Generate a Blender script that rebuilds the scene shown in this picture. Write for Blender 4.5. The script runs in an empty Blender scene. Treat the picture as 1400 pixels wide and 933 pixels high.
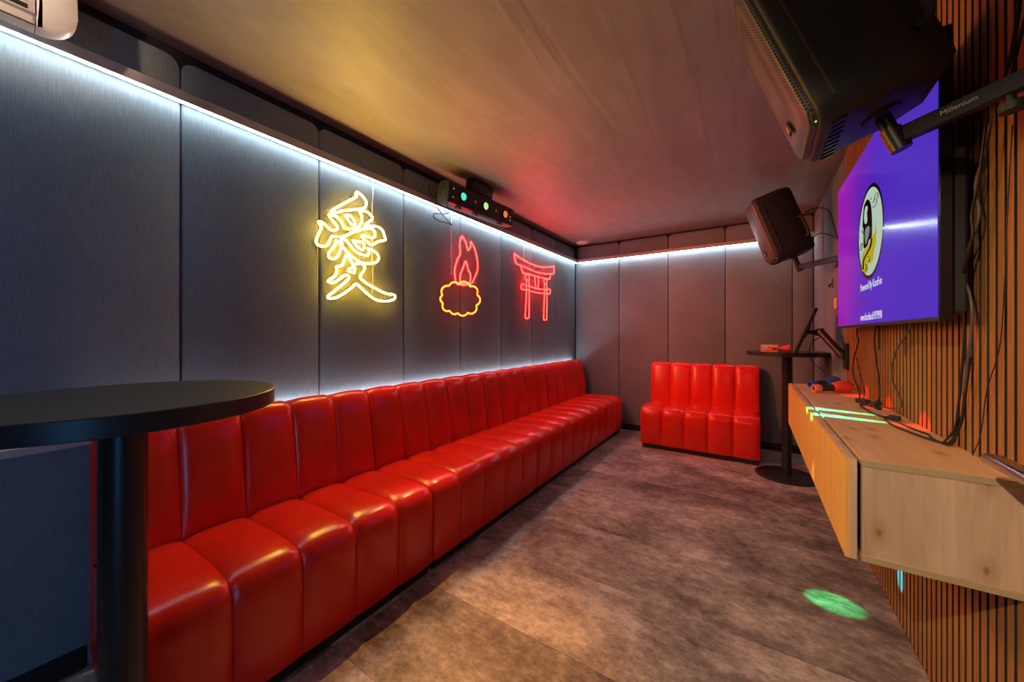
import bpy, bmesh, math, random
from mathutils import Vector, Matrix, Euler, Quaternion
random.seed(7)
SC = bpy.context.scene
COL = SC.collection
PI = math.pi
R = math.radians

# ------------------------------------------------------------------ camera, world, exposure
cam_d = bpy.data.cameras.new('camera')
cam = bpy.data.objects.new('camera', cam_d)
COL.objects.link(cam)
cam.location = (0, 0, 1.252)
cam.rotation_euler = (R(90), 0, R(33.32))
cam_d.sensor_width = 36.0
cam_d.lens = 497.4 / 1400 * 36
cam_d.shift_y = -8.6 / 1400
cam_d.clip_start = 0.02
SC.camera = cam
w = bpy.data.worlds.new('world')
SC.world = w
w.use_nodes = True
w.node_tree.nodes['Background'].inputs[0].default_value = (0.02, 0.02, 0.03, 1)
w.node_tree.nodes['Background'].inputs[1].default_value = 0.2
SC.view_settings.view_transform = 'Standard'
SC.view_settings.look = 'None'
SC.view_settings.gamma = 1.0
SC.view_settings.use_curve_mapping = False
SC.view_settings.exposure = 0.0
SC.cycles.use_denoising = True
SC.cycles.max_bounces = 8
SC.cycles.diffuse_bounces = 5
SC.cycles.sample_clamp_indirect = 6.0

# light strengths, all in one place
E_LED = 40.0          # LED diffusers of the cornice and the dado rail
E_NEON = 85.0         # amber character
E_RED = 70.0          # red neon
E_ORANGE = 26.0       # orange neon
E_TV = 0.80
P_SPOT = 900.0        # narrow beams of the effect light

# ------------------------------------------------------------------ room numbers (metres)
XL, XR, YB, YN, H = -2.1, 0.541, 4.85, -2.0, 2.52
PW = 0.6144           # width of one upholstered wall panel
SLAT_END = 3.32       # where slats stop and panels begin on the right wall


# ------------------------------------------------------------------ materials
def new_mat(name):
    m = bpy.data.materials.new(name)
    m.use_nodes = True
    nt = m.node_tree
    b = nt.nodes['Principled BSDF']
    return m, nt, b


def N(nt, typ, **kw):
    n = nt.nodes.new(typ)
    for k, v in kw.items():
        setattr(n, k, v)
    return n


def coords(nt, scale=(1, 1, 1), rot=(0, 0, 0)):
    tc = N(nt, 'ShaderNodeTexCoord')
    mp = N(nt, 'ShaderNodeMapping')
    mp.inputs['Scale'].default_value = scale
    mp.inputs['Rotation'].default_value = rot
    nt.links.new(tc.outputs['Object'], mp.inputs['Vector'])
    return mp.outputs['Vector']


def noise(nt, vec, scale, detail=4, rough=.55, dist=0):
    n = N(nt, 'ShaderNodeTexNoise')
    n.inputs['Scale'].default_value = scale
    n.inputs['Detail'].default_value = detail
    n.inputs['Roughness'].default_value = rough
    n.inputs['Distortion'].default_value = dist
    nt.links.new(vec, n.inputs['Vector'])
    return n.outputs['Fac']


def ramp(nt, fac, stops):
    r = N(nt, 'ShaderNodeValToRGB')
    el = r.color_ramp.elements
    while len(el) < len(stops):
        el.new(.5)
    for e, (p, c) in zip(el, stops):
        e.position = p
        e.color = (*c, 1)
    nt.links.new(fac, r.inputs['Fac'])
    return r.outputs['Color']


def bump(nt, b, fac, strength=.3, dist=.002):
    n = N(nt, 'ShaderNodeBump')
    n.inputs['Strength'].default_value = strength
    n.inputs['Distance'].default_value = dist
    nt.links.new(fac, n.inputs['Height'])
    nt.links.new(n.outputs['Normal'], b.inputs['Normal'])


def simple(name, color, rough=.5, metal=0.0, spec=.5, bumpy=0.0, bscale=200, var=.12):
    """plain surface with slight procedural variation of colour and fine relief"""
    m, nt, b = new_mat(name)
    v = coords(nt)
    f = noise(nt, v, 14, 3)
    lo = tuple(c * (1 - var) for c in color)
    hi = tuple(min(1, c * (1 + var)) for c in color)
    nt.links.new(ramp(nt, f, [(.3, lo), (.7, hi)]), b.inputs['Base Color'])
    b.inputs['Roughness'].default_value = rough
    b.inputs['Metallic'].default_value = metal
    b.inputs['Specular IOR Level'].default_value = spec
    if bumpy:
        bump(nt, b, noise(nt, v, bscale, 2), bumpy, .001)
    return m


def emissive(name, color, strength):
    m = bpy.data.materials.new(name)
    m.use_nodes = True
    nt = m.node_tree
    nt.nodes.remove(nt.nodes['Principled BSDF'])
    e = N(nt, 'ShaderNodeEmission')
    e.inputs['Color'].default_value = (*color, 1)
    e.inputs['Strength'].default_value = strength
    nt.links.new(e.outputs[0], nt.nodes['Material Output'].inputs['Surface'])
    return m


def fabric_mat():
    m, nt, b = new_mat('panel_fabric')
    v = coords(nt, (1, 1, .06))
    streak = noise(nt, v, 260, 3, .6)
    v2 = coords(nt)
    grain = noise(nt, v2, 420, 2, .7)
    blot = noise(nt, v2, 2.2, 3)
    mx = N(nt, 'ShaderNodeMath', operation='ADD')
    nt.links.new(streak, mx.inputs[0])
    nt.links.new(grain, mx.inputs[1])
    mul = N(nt, 'ShaderNodeMath', operation='MULTIPLY')
    nt.links.new(mx.outputs[0], mul.inputs[0])
    mul.inputs[1].default_value = .5
    c1 = ramp(nt, mul.outputs[0], [(.3, (.130, .158, .178)), (.7, (.255, .310, .345))])
    mix = N(nt, 'ShaderNodeMix', data_type='RGBA', blend_type='MULTIPLY')
    mix.inputs['Factor'].default_value = 1
    nt.links.new(c1, mix.inputs['A'])
    nt.links.new(ramp(nt, blot, [(.3, (.8, .8, .8)), (.7, (1, 1, 1))]), mix.inputs['B'])
    nt.links.new(mix.outputs['Result'], b.inputs['Base Color'])
    b.inputs['Roughness'].default_value = .85
    b.inputs['Specular IOR Level'].default_value = .25
    bump(nt, b, mul.outputs[0], .35, .0015)
    return m


def leather_mat():
    m, nt, b = new_mat('red_leather')
    v = coords(nt)
    blot = noise(nt, v, 5, 4)
    nt.links.new(ramp(nt, blot, [(.3, (.64, .015, .006)), (.7, (.76, .024, .009))]), b.inputs['Base Color'])
    b.inputs['Roughness'].default_value = .30
    b.inputs['Specular IOR Level'].default_value = .5
    rr = N(nt, 'ShaderNodeMapRange')
    rr.inputs['To Min'].default_value = .21
    rr.inputs['To Max'].default_value = .28
    nt.links.new(noise(nt, v, 7, 2), rr.inputs['Value'])
    nt.links.new(rr.outputs[0], b.inputs['Roughness'])
    return m


def floor_mat():
    m, nt, b = new_mat('vinyl_tile')
    oi = N(nt, 'ShaderNodeObjectInfo')
    tc = N(nt, 'ShaderNodeTexCoord')
    add = N(nt, 'ShaderNodeVectorMath', operation='MULTIPLY_ADD')
    comb = N(nt, 'ShaderNodeCombineXYZ')
    for i in range(3):
        nt.links.new(oi.outputs['Random'], comb.inputs[i])
    nt.links.new(comb.outputs[0], add.inputs[0])
    add.inputs[1].default_value = (37, 53, 11)
    nt.links.new(tc.outputs['Object'], add.inputs[2])
    mp = N(nt, 'ShaderNodeMapping')
    mp.inputs['Scale'].default_value = (.8, 1.1, 1)
    nt.links.new(add.outputs[0], mp.inputs['Vector'])
    v = mp.outputs[0]
    big = noise(nt, v, 3.2, 9, .66, .3)
    fine = noise(nt, v, 22, 8, .78, 0)
    wide = noise(nt, v, 1.3, 3, .5, .4)
    mx = N(nt, 'ShaderNodeMath', operation='MULTIPLY_ADD')
    nt.links.new(fine, mx.inputs[0])
    mx.inputs[1].default_value = .42
    sc = N(nt, 'ShaderNodeMath', operation='MULTIPLY')
    nt.links.new(big, sc.inputs[0])
    sc.inputs[1].default_value = .45
    ws = N(nt, 'ShaderNodeMath', operation='MULTIPLY_ADD')
    nt.links.new(wide, ws.inputs[0])
    ws.inputs[1].default_value = .25
    nt.links.new(sc.outputs[0], ws.inputs[2])
    nt.links.new(ws.outputs[0], mx.inputs[2])
    base = ramp(nt, mx.outputs[0], [(.45, (.10, .078, .072)), (.53, (.235, .198, .185)),
                                    (.59, (.38, .33, .31)), (.66, (.58, .53, .50))])
    hs = N(nt, 'ShaderNodeHueSaturation')
    mr = N(nt, 'ShaderNodeMapRange')
    mr.inputs['To Min'].default_value = .88
    mr.inputs['To Max'].default_value = 1.12
    nt.links.new(oi.outputs['Random'], mr.inputs['Value'])
    nt.links.new(mr.outputs[0], hs.inputs['Value'])
    nt.links.new(base, hs.inputs['Color'])
    nt.links.new(hs.outputs[0], b.inputs['Base Color'])
    b.inputs['Roughness'].default_value = .52
    b.inputs['Specular IOR Level'].default_value = .35
    bump(nt, b, fine, .15, .001)
    return m


def ceiling_mat():
    m, nt, b = new_mat('ceiling_plaster')
    v = coords(nt, (1, .35, 1), (0, 0, R(25)))
    f = noise(nt, v, 6, 6, .6, 1.2)
    nt.links.new(ramp(nt, f, [(.3, (.245, .205, .18)), (.7, (.31, .262, .23))]), b.inputs['Base Color'])
    b.inputs['Roughness'].default_value = .5
    b.inputs['Specular IOR Level'].default_value = .3
    v2 = coords(nt, (2.2, .25, 1), (0, 0, R(-28)))
    bump(nt, b, noise(nt, v2, 3.0, 3, .5, .8), .55, .02)
    return m


def wood_mat(name, light, dark, grain_axis='y', scale=1.0, rough=.5, knots=True):
    m, nt, b = new_mat(name)
    s = {'x': (.09, 1, 1), 'y': (1, .09, 1), 'z': (1, 1, .09)}[grain_axis]
    oi = N(nt, 'ShaderNodeObjectInfo')
    tc = N(nt, 'ShaderNodeTexCoord')
    add = N(nt, 'ShaderNodeVectorMath', operation='MULTIPLY_ADD')
    comb = N(nt, 'ShaderNodeCombineXYZ')
    for i in range(3):
        nt.links.new(oi.outputs['Random'], comb.inputs[i])
    nt.links.new(comb.outputs[0], add.inputs[0])
    add.inputs[1].default_value = (13, 17, 19)
    nt.links.new(tc.outputs['Object'], add.inputs[2])
    mp = N(nt, 'ShaderNodeMapping')
    mp.inputs['Scale'].default_value = s
    nt.links.new(add.outputs[0], mp.inputs['Vector'])
    v = mp.outputs[0]
    g = noise(nt, v, 55 * scale, 6, .65, .5)
    wv = noise(nt, v, 7 * scale, 4, .5, 1.5)
    mx = N(nt, 'ShaderNodeMath', operation='MULTIPLY_ADD')
    nt.links.new(g, mx.inputs[0])
    mx.inputs[1].default_value = .5
    sc = N(nt, 'ShaderNodeMath', operation='MULTIPLY')
    nt.links.new(wv, sc.inputs[0])
    sc.inputs[1].default_value = .5
    nt.links.new(sc.outputs[0], mx.inputs[2])
    mid = tuple((a + c) / 2 for a, c in zip(light, dark))
    col = ramp(nt, mx.outputs[0], [(.33, dark), (.48, mid), (.62, light)])
    if knots:
        sp = N(nt, 'ShaderNodeSeparateXYZ')
        nt.links.new(add.outputs[0], sp.inputs[0])
        cb = N(nt, 'ShaderNodeCombineXYZ')
        nt.links.new(sp.outputs['X'], cb.inputs[0])
        st = N(nt, 'ShaderNodeMath', operation='MULTIPLY')
        nt.links.new(sp.outputs['Y' if grain_axis == 'y' else 'Z'], st.inputs[0])
        st.inputs[1].default_value = .5
        nt.links.new(st.outputs[0], cb.inputs[1])
        vo = N(nt, 'ShaderNodeTexVoronoi', voronoi_dimensions='2D')
        vo.inputs['Scale'].default_value = 8.6
        nt.links.new(cb.outputs[0], vo.inputs['Vector'])
        k = ramp(nt, vo.outputs['Distance'], [(.02, (.30, .22, .17)), (.06, (.72, .64, .58)), (.22, (1, 1, 1))])
        mm = N(nt, 'ShaderNodeMix', data_type='RGBA', blend_type='MULTIPLY')
        mm.inputs['Factor'].default_value = .8
        nt.links.new(col, mm.inputs['A'])
        nt.links.new(k, mm.inputs['B'])
        col = mm.outputs['Result']
    nt.links.new(col, b.inputs['Base Color'])
    b.inputs['Roughness'].default_value = rough
    b.inputs['Specular IOR Level'].default_value = .35
    bump(nt, b, g, .12, .001)
    return m


def acrylic_mat():
    m = bpy.data.materials.new('clear_acrylic')
    m.use_nodes = True
    nt = m.node_tree
    b = nt.nodes['Principled BSDF']
    b.inputs['Base Color'].default_value = (.6, .6, .6, 1)
    b.inputs['Roughness'].default_value = .6
    b.inputs['Specular IOR Level'].default_value = .1
    tr = N(nt, 'ShaderNodeBsdfTransparent')
    mx = N(nt, 'ShaderNodeMixShader')
    v = coords(nt)
    mr = N(nt, 'ShaderNodeMapRange')
    mr.inputs['To Min'].default_value = .04
    mr.inputs['To Max'].default_value = .06
    nt.links.new(noise(nt, v, 8), mr.inputs['Value'])
    nt.links.new(mr.outputs[0], mx.inputs['Fac'])
    nt.links.new(tr.outputs[0], mx.inputs[1])
    nt.links.new(b.outputs[0], mx.inputs[2])
    nt.links.new(mx.outputs[0], nt.nodes['Material Output'].inputs['Surface'])
    return m


def grille_mat():
    """perforated steel sheet: dark holes in a hexagonal-looking raster"""
    m, nt, b = new_mat('perforated_steel')
    tc = N(nt, 'ShaderNodeTexCoord')
    mp = N(nt, 'ShaderNodeMapping')
    mp.inputs['Rotation'].default_value = (R(45), 0, 0)
    nt.links.new(tc.outputs['Object'], mp.inputs['Vector'])
    vo = N(nt, 'ShaderNodeTexVoronoi')
    vo.inputs['Scale'].default_value = 135
    vo.inputs['Randomness'].default_value = 0.0
    nt.links.new(mp.outputs[0], vo.inputs['Vector'])
    c = ramp(nt, vo.outputs['Distance'], [(.38, (.003, .003, .003)), (.46, (.15, .14, .13))])
    nt.links.new(c, b.inputs['Base Color'])
    b.inputs['Roughness'].default_value = .45
    b.inputs['Metallic'].default_value = .2
    bump(nt, b, vo.outputs['Distance'], .4, .002)
    return m


def screen_mat():
    """the picture on the television: magenta far side running to blue violet, glossy glass over it"""
    m, nt, b = new_mat('screen_picture')
    tc = N(nt, 'ShaderNodeTexCoord')
    sep = N(nt, 'ShaderNodeSeparateXYZ')
    nt.links.new(tc.outputs['Generated'], sep.inputs[0])
    v = coords(nt, (1, .6, .4))
    nz = noise(nt, v, 3.0, 2)
    ad = N(nt, 'ShaderNodeMath', operation='MULTIPLY_ADD')
    nt.links.new(nz, ad.inputs[0])
    ad.inputs[1].default_value = .25
    nt.links.new(sep.outputs['Y'], ad.inputs[2])
    c = ramp(nt, ad.outputs[0], [(.30, (.068, .026, .60)), (.60, (.085, .020, .60)), (.80, (.16, .018, .52)), (.98, (.36, .012, .52))])
    b.inputs['Base Color'].default_value = (.01, .01, .012, 1)
    b.inputs['Roughness'].default_value = .13
    b.inputs['Specular IOR Level'].default_value = .14
    nt.links.new(c, b.inputs['Emission Color'])
    b.inputs['Emission Strength'].default_value = E_TV
    return m


M = dict(
    fabric=fabric_mat(), leather=leather_mat(), tile=floor_mat(), ceiling=ceiling_mat(),
    black_board=simple('black_board', (.012, .011, .011), .7),
    black_base=simple('black_baseboard', (.012, .012, .013), .45),
    alu=simple('brushed_trim', (.42, .41, .41), .45, .2),
    led=emissive('led_diffuser', (.80, .92, 1.0), E_LED),
    black_metal=simple('black_powder_coat', (.013, .013, .014), .34, 0, .5, .1, 500),
    black_top=simple('black_laminate', (.016, .016, .017), .38, 0, .5, .2, 300),
    black_plastic=simple('black_plastic', (.030, .032, .032), .5, 0, .4, .2, 600),
    black_gloss=simple('black_gloss', (.01, .01, .011), .15),
    gray_metal=simple('gray_metal', (.2, .2, .21), .35, .9),
    chrome=simple('satin_steel', (.62, .62, .64), .22, 1.0),
    cable=simple('black_cable', (.012, .011, .011), .5),
    cable_tan=simple('grey_cable', (.10, .085, .075), .5),
    cable_white=simple('white_cable', (.75, .75, .75), .5),
    white=simple('white_plastic', (.78, .76, .73), .35, 0, .5, 0, 100, .03),
    grey_plastic=simple('grey_plastic', (.42, .40, .38), .4),
    oak_top=wood_mat('oak_along', (.84, .54, .28), (.64, .38, .18), 'y'),
    oak_end=wood_mat('oak_upright', (.72, .53, .36), (.52, .36, .22), 'z'),
    oak_edge=simple('oak_edge_band', (.47, .37, .21), .5),
    oak_slat=wood_mat('oak_batten', (.88, .50, .14), (.74, .37, .08), 'z', 1.0, .45, False),
    wall_slat=wood_mat('slat_veneer', (.45, .21, .05), (.29, .125, .026), 'z', 1.2, .5, False),
    felt=simple('black_felt', (.022, .021, .022), .95),
    plaster=simple('dark_plaster', (.06, .055, .055), .8),
    acrylic=acrylic_mat(),
    neon_amber=emissive('neon_amber', (1.0, .59, .05), E_NEON),
    neon_red=emissive('neon_red', (1.0, .0055, .0045), E_RED),
    tube_base=simple('tube_base', (.35, .33, .30), .6),
    neon_orange=emissive('neon_orange', (1.0, .065, .003), E_ORANGE),
    grille=grille_mat(), screen=screen_mat(),
    mic_red=simple('red_rubber', (.75, .06, .03), .45),
    mic_blue=simple('blue_rubber', (.03, .10, .55), .45),
    orange_plastic=simple('salmon_plastic', (.85, .22, .12), .4),
    card=simple('pale_card', (.75, .55, .38), .6),
    card_red=simple('red_card', (.75, .05, .03), .4),
    ink=simple('black_ink', (.01, .01, .01), .6),
    rim=simple('pale_bezel_line', (.10, .085, .06), .35, .2),
    print_grey=simple('grey_print', (.55, .56, .58), .5),
)


# ------------------------------------------------------------------ geometry helpers
def bm_box(bm, lo, hi, bevel=0.0, seg=1):
    r = bmesh.ops.create_cube(bm, size=1)
    vs = r['verts']
    for v in vs:
        v.co = Vector([lo[i] + (v.co[i] + .5) * (hi[i] - lo[i]) for i in range(3)])
    if bevel:
        es = list({e for v in vs for e in v.link_edges})
        bmesh.ops.bevel(bm, geom=es, offset=bevel, segments=seg, affect='EDGES', profile=.5)
    return bm


def bm_cyl(bm, p0, p1, r, seg=24, r2=None, caps=True):
    p0, p1 = Vector(p0), Vector(p1)
    d = p1 - p0
    q = d.to_track_quat('Z', 'Y')
    res = bmesh.ops.create_cone(bm, cap_ends=caps, segments=seg, radius1=r, radius2=r if r2 is None else r2, depth=d.length)
    mt = Matrix.Translation((p0 + p1) / 2) @ q.to_matrix().to_4x4()
    bmesh.ops.transform(bm, matrix=mt, verts=res['verts'])
    return bm


def bm_sphere(bm, c, r, seg=20, rings=12, scale=(1, 1, 1)):
    res = bmesh.ops.create_uvsphere(bm, u_segments=seg, v_segments=rings, radius=r)
    for v in res['verts']:
        v.co = Vector(c) + Vector([v.co[i] * scale[i] for i in range(3)])
    return bm


def bm_lathe(bm, prof, seg=48, axis_mat=None):
    """prof: list of (radius, height); closed at the ends"""
    rings = []
    for r, z in prof:
        if r < 1e-6:
            rings.append([bm.verts.new((0, 0, z))])
        else:
            rings.append([bm.verts.new((r * math.cos(2 * PI * i / seg), r * math.sin(2 * PI * i / seg), z)) for i in range(seg)])
    for a, c in zip(rings, rings[1:]):
        for i in range(seg):
            j = (i + 1) % seg
            f = [a[i % len(a)], a[j % len(a)], c[j % len(c)], c[i % len(c)]]
            f = [v for k, v in enumerate(f) if v not in f[:k]]
            if len(f) > 2:
                bm.faces.new(f)
    if axis_mat is not None:
        bmesh.ops.transform(bm, matrix=axis_mat, verts=[v for r in rings for v in r])
    return bm


def smooth_path(pts, closed=False, n=6, tension=.5):
    """centripetal-like Catmull-Rom through the points"""
    pts = [Vector(p) for p in pts]
    L = len(pts)
    out = []
    for i in range(L if closed else L - 1):
        p1, p2 = pts[i], pts[(i + 1) % L]
        p0 = pts[i - 1] if (closed or i > 0) else p1 * 2 - p2
        p3 = pts[(i + 2) % L] if (closed or i + 2 < L) else p2 * 2 - p1
        for k in range(n):
            t = k / n
            a = (p2 - p0) * tension
            c = (p3 - p1) * tension
            out.append((2 * t**3 - 3 * t**2 + 1) * p1 + (t**3 - 2 * t**2 + t) * a + (-2 * t**3 + 3 * t**2) * p2 + (t**3 - t**2) * c)
    if not closed:
        out.append(pts[-1])
    return out


def bm_tube(bm, pts, r, seg=6, closed=False, radii=None):
    pts = [Vector(p) for p in pts]
    L = len(pts)
    rings = []
    prev = None
    for i, p in enumerate(pts):
        if closed:
            t = pts[(i + 1) % L] - pts[i - 1]
        else:
            t = pts[min(i + 1, L - 1)] - pts[max(i - 1, 0)]
        if t.length < 1e-9:
            t = Vector((0, 0, 1))
        t.normalize()
        if prev is None:
            up = Vector((0, 0, 1)) if abs(t.z) < .9 else Vector((1, 0, 0))
            prev = (up - t * up.dot(t)).normalized()
        else:
            pr = prev - t * prev.dot(t)
            if pr.length > 1e-6:
                prev = pr.normalized()
        bi = t.cross(prev)
        rr = radii[i] if radii else r
        rings.append([bm.verts.new(p + (prev * math.cos(2 * PI * k / seg) + bi * math.sin(2 * PI * k / seg)) * rr) for k in range(seg)])
    for i in range(L if closed else L - 1):
        a, c = rings[i], rings[(i + 1) % L]
        off = 0
        if closed and i == L - 1:
            off = min(range(seg), key=lambda o: (a[0].co - c[o].co).length)
        for k in range(seg):
            bm.faces.new((a[k], a[(k + 1) % seg], c[(k + 1 + off) % seg], c[(k + off) % seg]))
    if not closed:
        bm.faces.new(rings[0][::-1])
        bm.faces.new(rings[-1])
    return bm


def bm_prism(bm, poly, fn, t0, t1):
    """poly: 2-D outline; fn(u, v, t) -> 3-D point; solid between t0 and t1"""
    a = [bm.verts.new(fn(u, v, t0)) for u, v in poly]
    c = [bm.verts.new(fn(u, v, t1)) for u, v in poly]
    n = len(poly)
    bm.faces.new(a[::-1])
    bm.faces.new(c)
    for i in range(n):
        bm.faces.new((a[i], a[(i + 1) % n], c[(i + 1) % n], c[i]))
    return bm


ORIGIN = {}


def link(name, bm, mat, parent=None, smooth=False, ang=40):
    """one mesh object; geometry is given in the parent's frame"""
    bmesh.ops.recalc_face_normals(bm, faces=bm.faces[:])
    me = bpy.data.meshes.new(name)
    bm.to_mesh(me)
    bm.free()
    o = bpy.data.objects.new(name, me)
    COL.objects.link(o)
    for m_ in (mat if isinstance(mat, (list, tuple)) else [mat]):
        me.materials.append(m_)
    if smooth:
        me.shade_smooth()
        if ang < 180:
            me.set_sharp_from_angle(angle=R(ang))
    if parent is not None:
        o.parent = parent
    return o


def tag(o, label=None, cat=None, group=None, kind=None):
    if label:
        o['label'] = label
    if cat:
        o['category'] = cat
    if group:
        o['group'] = group
    if kind:
        o['kind'] = kind
    return o


def thing(name, label, cat, loc=(0, 0, 0), rot=(0, 0, 0), group=None):
    o = bpy.data.objects.new(name, None)
    COL.objects.link(o)
    o.empty_display_size = .1
    o.location = loc
    o.rotation_euler = rot
    return tag(o, label, cat, group)


def B(lo, hi, bevel=0.0, seg=1):
    return bm_box(bmesh.new(), lo, hi, bevel, seg)


def copy_obj(o, parent=None):
    c = o.copy()
    COL.objects.link(c)
    if parent is not None:
        c.parent = parent
    for ch in list(o.children):
        copy_obj(ch, c)
    return c


def text_mesh(name, body, size, mat, parent, mtx, extrude=.0003, xs=1.0):
    cu = bpy.data.curves.new(name, 'FONT')
    cu.body = body
    cu.size = size
    cu.align_x = 'CENTER'
    cu.align_y = 'CENTER'
    cu.extrude = extrude
    cu.resolution_u = 3
    tmp = bpy.data.objects.new(name, cu)
    COL.objects.link(tmp)
    dg = bpy.context.evaluated_depsgraph_get()
    me = bpy.data.meshes.new_from_object(tmp.evaluated_get(dg))
    bpy.data.objects.remove(tmp)
    me.transform(mtx @ Matrix.Diagonal((xs, 1, 1, 1)))
    o = bpy.data.objects.new(name, me)
    COL.objects.link(o)
    me.materials.clear()
    me.materials.append(mat)
    o.parent = parent
    return o


def spot(name, src, dst, color, power, angle, blend=.3, radius=.01, parent=None, scale=None, roll=0):
    l = bpy.data.lights.new(name, 'SPOT')
    l.color = color
    l.energy = power
    l.spot_size = R(angle)
    l.spot_blend = blend
    l.shadow_soft_size = radius
    o = bpy.data.objects.new(name, l)
    COL.objects.link(o)
    o.location = src
    q = (Vector(dst) - Vector(src)).to_track_quat('-Z', 'Y')
    o.rotation_euler = (q @ Quaternion((0, 0, 1), roll)).to_euler()
    if scale:
        o.scale = scale
    if parent is not None:
        o.parent = parent
    return o


# ------------------------------------------------------------------ room shell
floor = link('floor', B((XL - .1, YN - .1, -.06), (XR + .1, YB + .1, -.004)), M['black_board'])
tag(floor, kind='structure')
TX, TY = 2.0, .4767
j = 0
y = 1.302 - TY * 6
while y < YB:
    x = XL - 1.3
    while x < XR:
        a0, a1 = max(x, XL), min(x + TX, XR)
        b0, b1 = max(y, YN), min(y + TY, YB)
        if a1 - a0 > .02 and b1 - b0 > .02:
            link('tile', B((a0 + .0006, b0 + .0006, -.004), (a1 - .0006, b1 - .0006, 0), .0004), M['tile'], floor)
        x += TX
    y += TY
    j += 1
ceil = link('ceiling', B((XL - .1, YN - .1, H), (XR + .1, YB + .1, H + .06)), M['ceiling'])
tag(ceil, kind='structure')


def panel_bm(w_, h0, h1, r, depth, bev=.010):
    """upholstered panel standing upright: u along the wall, v up; returns outline data; rounded top corners"""
    def outline(ins):
        pts = [(ins, h0), (w_ - ins, h0)]
        cx, cz = w_ - r, h1 - r
        for k in range(6):
            a = k / 5 * PI / 2
            pts.append((cx + (r - ins) * math.cos(a), cz + (r - ins) * math.sin(a)))
        cx = r
        for k in range(6):
            a = PI / 2 + k / 5 * PI / 2
            pts.append((cx + (r - ins) * math.cos(a), cz + (r - ins) * math.sin(a)))
        return pts
    bm = bmesh.new()
    rings = []
    for ins, d in ((0, 0), (0, depth - bev), (bev * .3, depth - bev * .3), (bev, depth)):
        rings.append([bm.verts.new((u, -d, v)) for u, v in outline(ins)])
    for a, c in zip(rings, rings[1:]):
        n = len(a)
        for i in range(n):
            bm.faces.new((a[i], a[(i + 1) % n], c[(i + 1) % n], c[i]))
    bm.faces.new(rings[-1])
    return bm


def panel(parent, u0, u1, place, top, r=.05):
    """place: matrix that takes (u, -depth, v) to the wall"""
    bm = panel_bm(u1 - u0 - .004, .0, top, r, .03)
    bmesh.ops.transform(bm, matrix=place @ Matrix.Translation((u0 + .002, 0, 0)), verts=bm.verts[:])
    return link('panel', bm, M['fabric'], parent, True, 50)


# left wall: runs along +Y, faces +X.  (u, -d, v) -> (XL-.03 + d, u, v)
wall_left = tag(link('wall_left', B((XL - .12, YN - .1, -.01), (XL - .03, YB + .1, H)), M['black_board']), kind='structure')
mt_left = Matrix(((0, -1, 0, XL - .03), (1, 0, 0, 0), (0, 0, 1, 0), (0, 0, 0, 1)))
y0 = .5397 - PW * 4
while y0 < YB - .05:
    y1 = min(y0 + PW, YB)
    if y1 > YN:
        panel(wall_left, max(y0, YN), y1, mt_left, 2.47)
    y0 += PW
# back wall: runs along +X, faces -Y.  (u, -d, v) -> (u, YB+.03 - d, v)
wall_back = tag(link('wall_back', B((XL - .12, YB + .03, -.01), (XR + .12, YB + .12, H)), M['black_board']), kind='structure')
mt_back = Matrix.Translation((0, YB + .03, 0))
xs_ = [XL + .0005, -1.477, -.863, -.248, .366, XR - .0005]
for a_, b_ in zip(xs_, xs_[1:]):
    panel(wall_back, a_, b_, mt_back, 2.497, .05 if b_ - a_ > .3 else .03)
# right wall: slats from Y 1.0 to 3.32 on black felt, panels beyond, plain plaster near the camera with an added, unseen doorway
bm = bmesh.new()
bm_box(bm, (XR + .03, -.85, 0), (XR + .12, YB + .1, H))
bm_box(bm, (XR + .03, YN - .1, 0), (XR + .12, -1.50, H))
bm_box(bm, (XR + .03, -1.50, 2.05), (XR + .12, -.85, H))
wall_right = tag(link('wall_right', bm, M['plaster']), kind='structure')
link('felt_backing', B((XR + .012, .98, 0), (XR + .03, SLAT_END, H)), M['felt'], wall_right)
SP = .0415
y = 1.713 + SP / 2
while y + SP < SLAT_END:
    y += SP
def slat_obj(yy):
    """batten with an oak face and dyed black edges"""
    bm = B((XR, yy - .0135, 0), (XR + .012, yy + .0135, H), .0008)
    bm.normal_update()
    for f in bm.faces:
        f.material_index = 0 if f.normal.x < -.5 else 1
    return link('slat', bm, [M['wall_slat'], M['felt']], wall_right)


first = None
while y > 1.02:
    if first is None:
        first = slat_obj(y)
        first_y = y
    else:
        slat_obj(y)
    y -= SP
mt_right = Matrix(((0, 1, 0, XR + .03), (1, 0, 0, 0), (0, 0, 1, 0), (0, 0, 0, 1)))
for a_, b_ in ((SLAT_END, 3.62), (3.62, 4.235), (4.235, YB)):
    panel(wall_right, a_, b_, mt_right, 2.497, .05 if b_ - a_ > .4 else .03)
link('plaster_face', B((XR, -.85, 0), (XR + .03, .98, H)), M['plaster'], wall_right)
link('door_jamb', B((XR - .01, -.89, 0), (XR + .12, -.85, 2.09), .003), M['black_base'], wall_right)  # jambs of the doorway added for the blue light
link('door_jamb', B((XR - .01, -1.50, 0), (XR + .12, -1.46, 2.09), .003), M['black_base'], wall_right)
# rear wall behind the camera
wall_rear = tag(link('wall_rear', B((XL - .12, YN - .1, 0), (XR + .12, YN, H)), M['plaster']), kind='structure')
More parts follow.
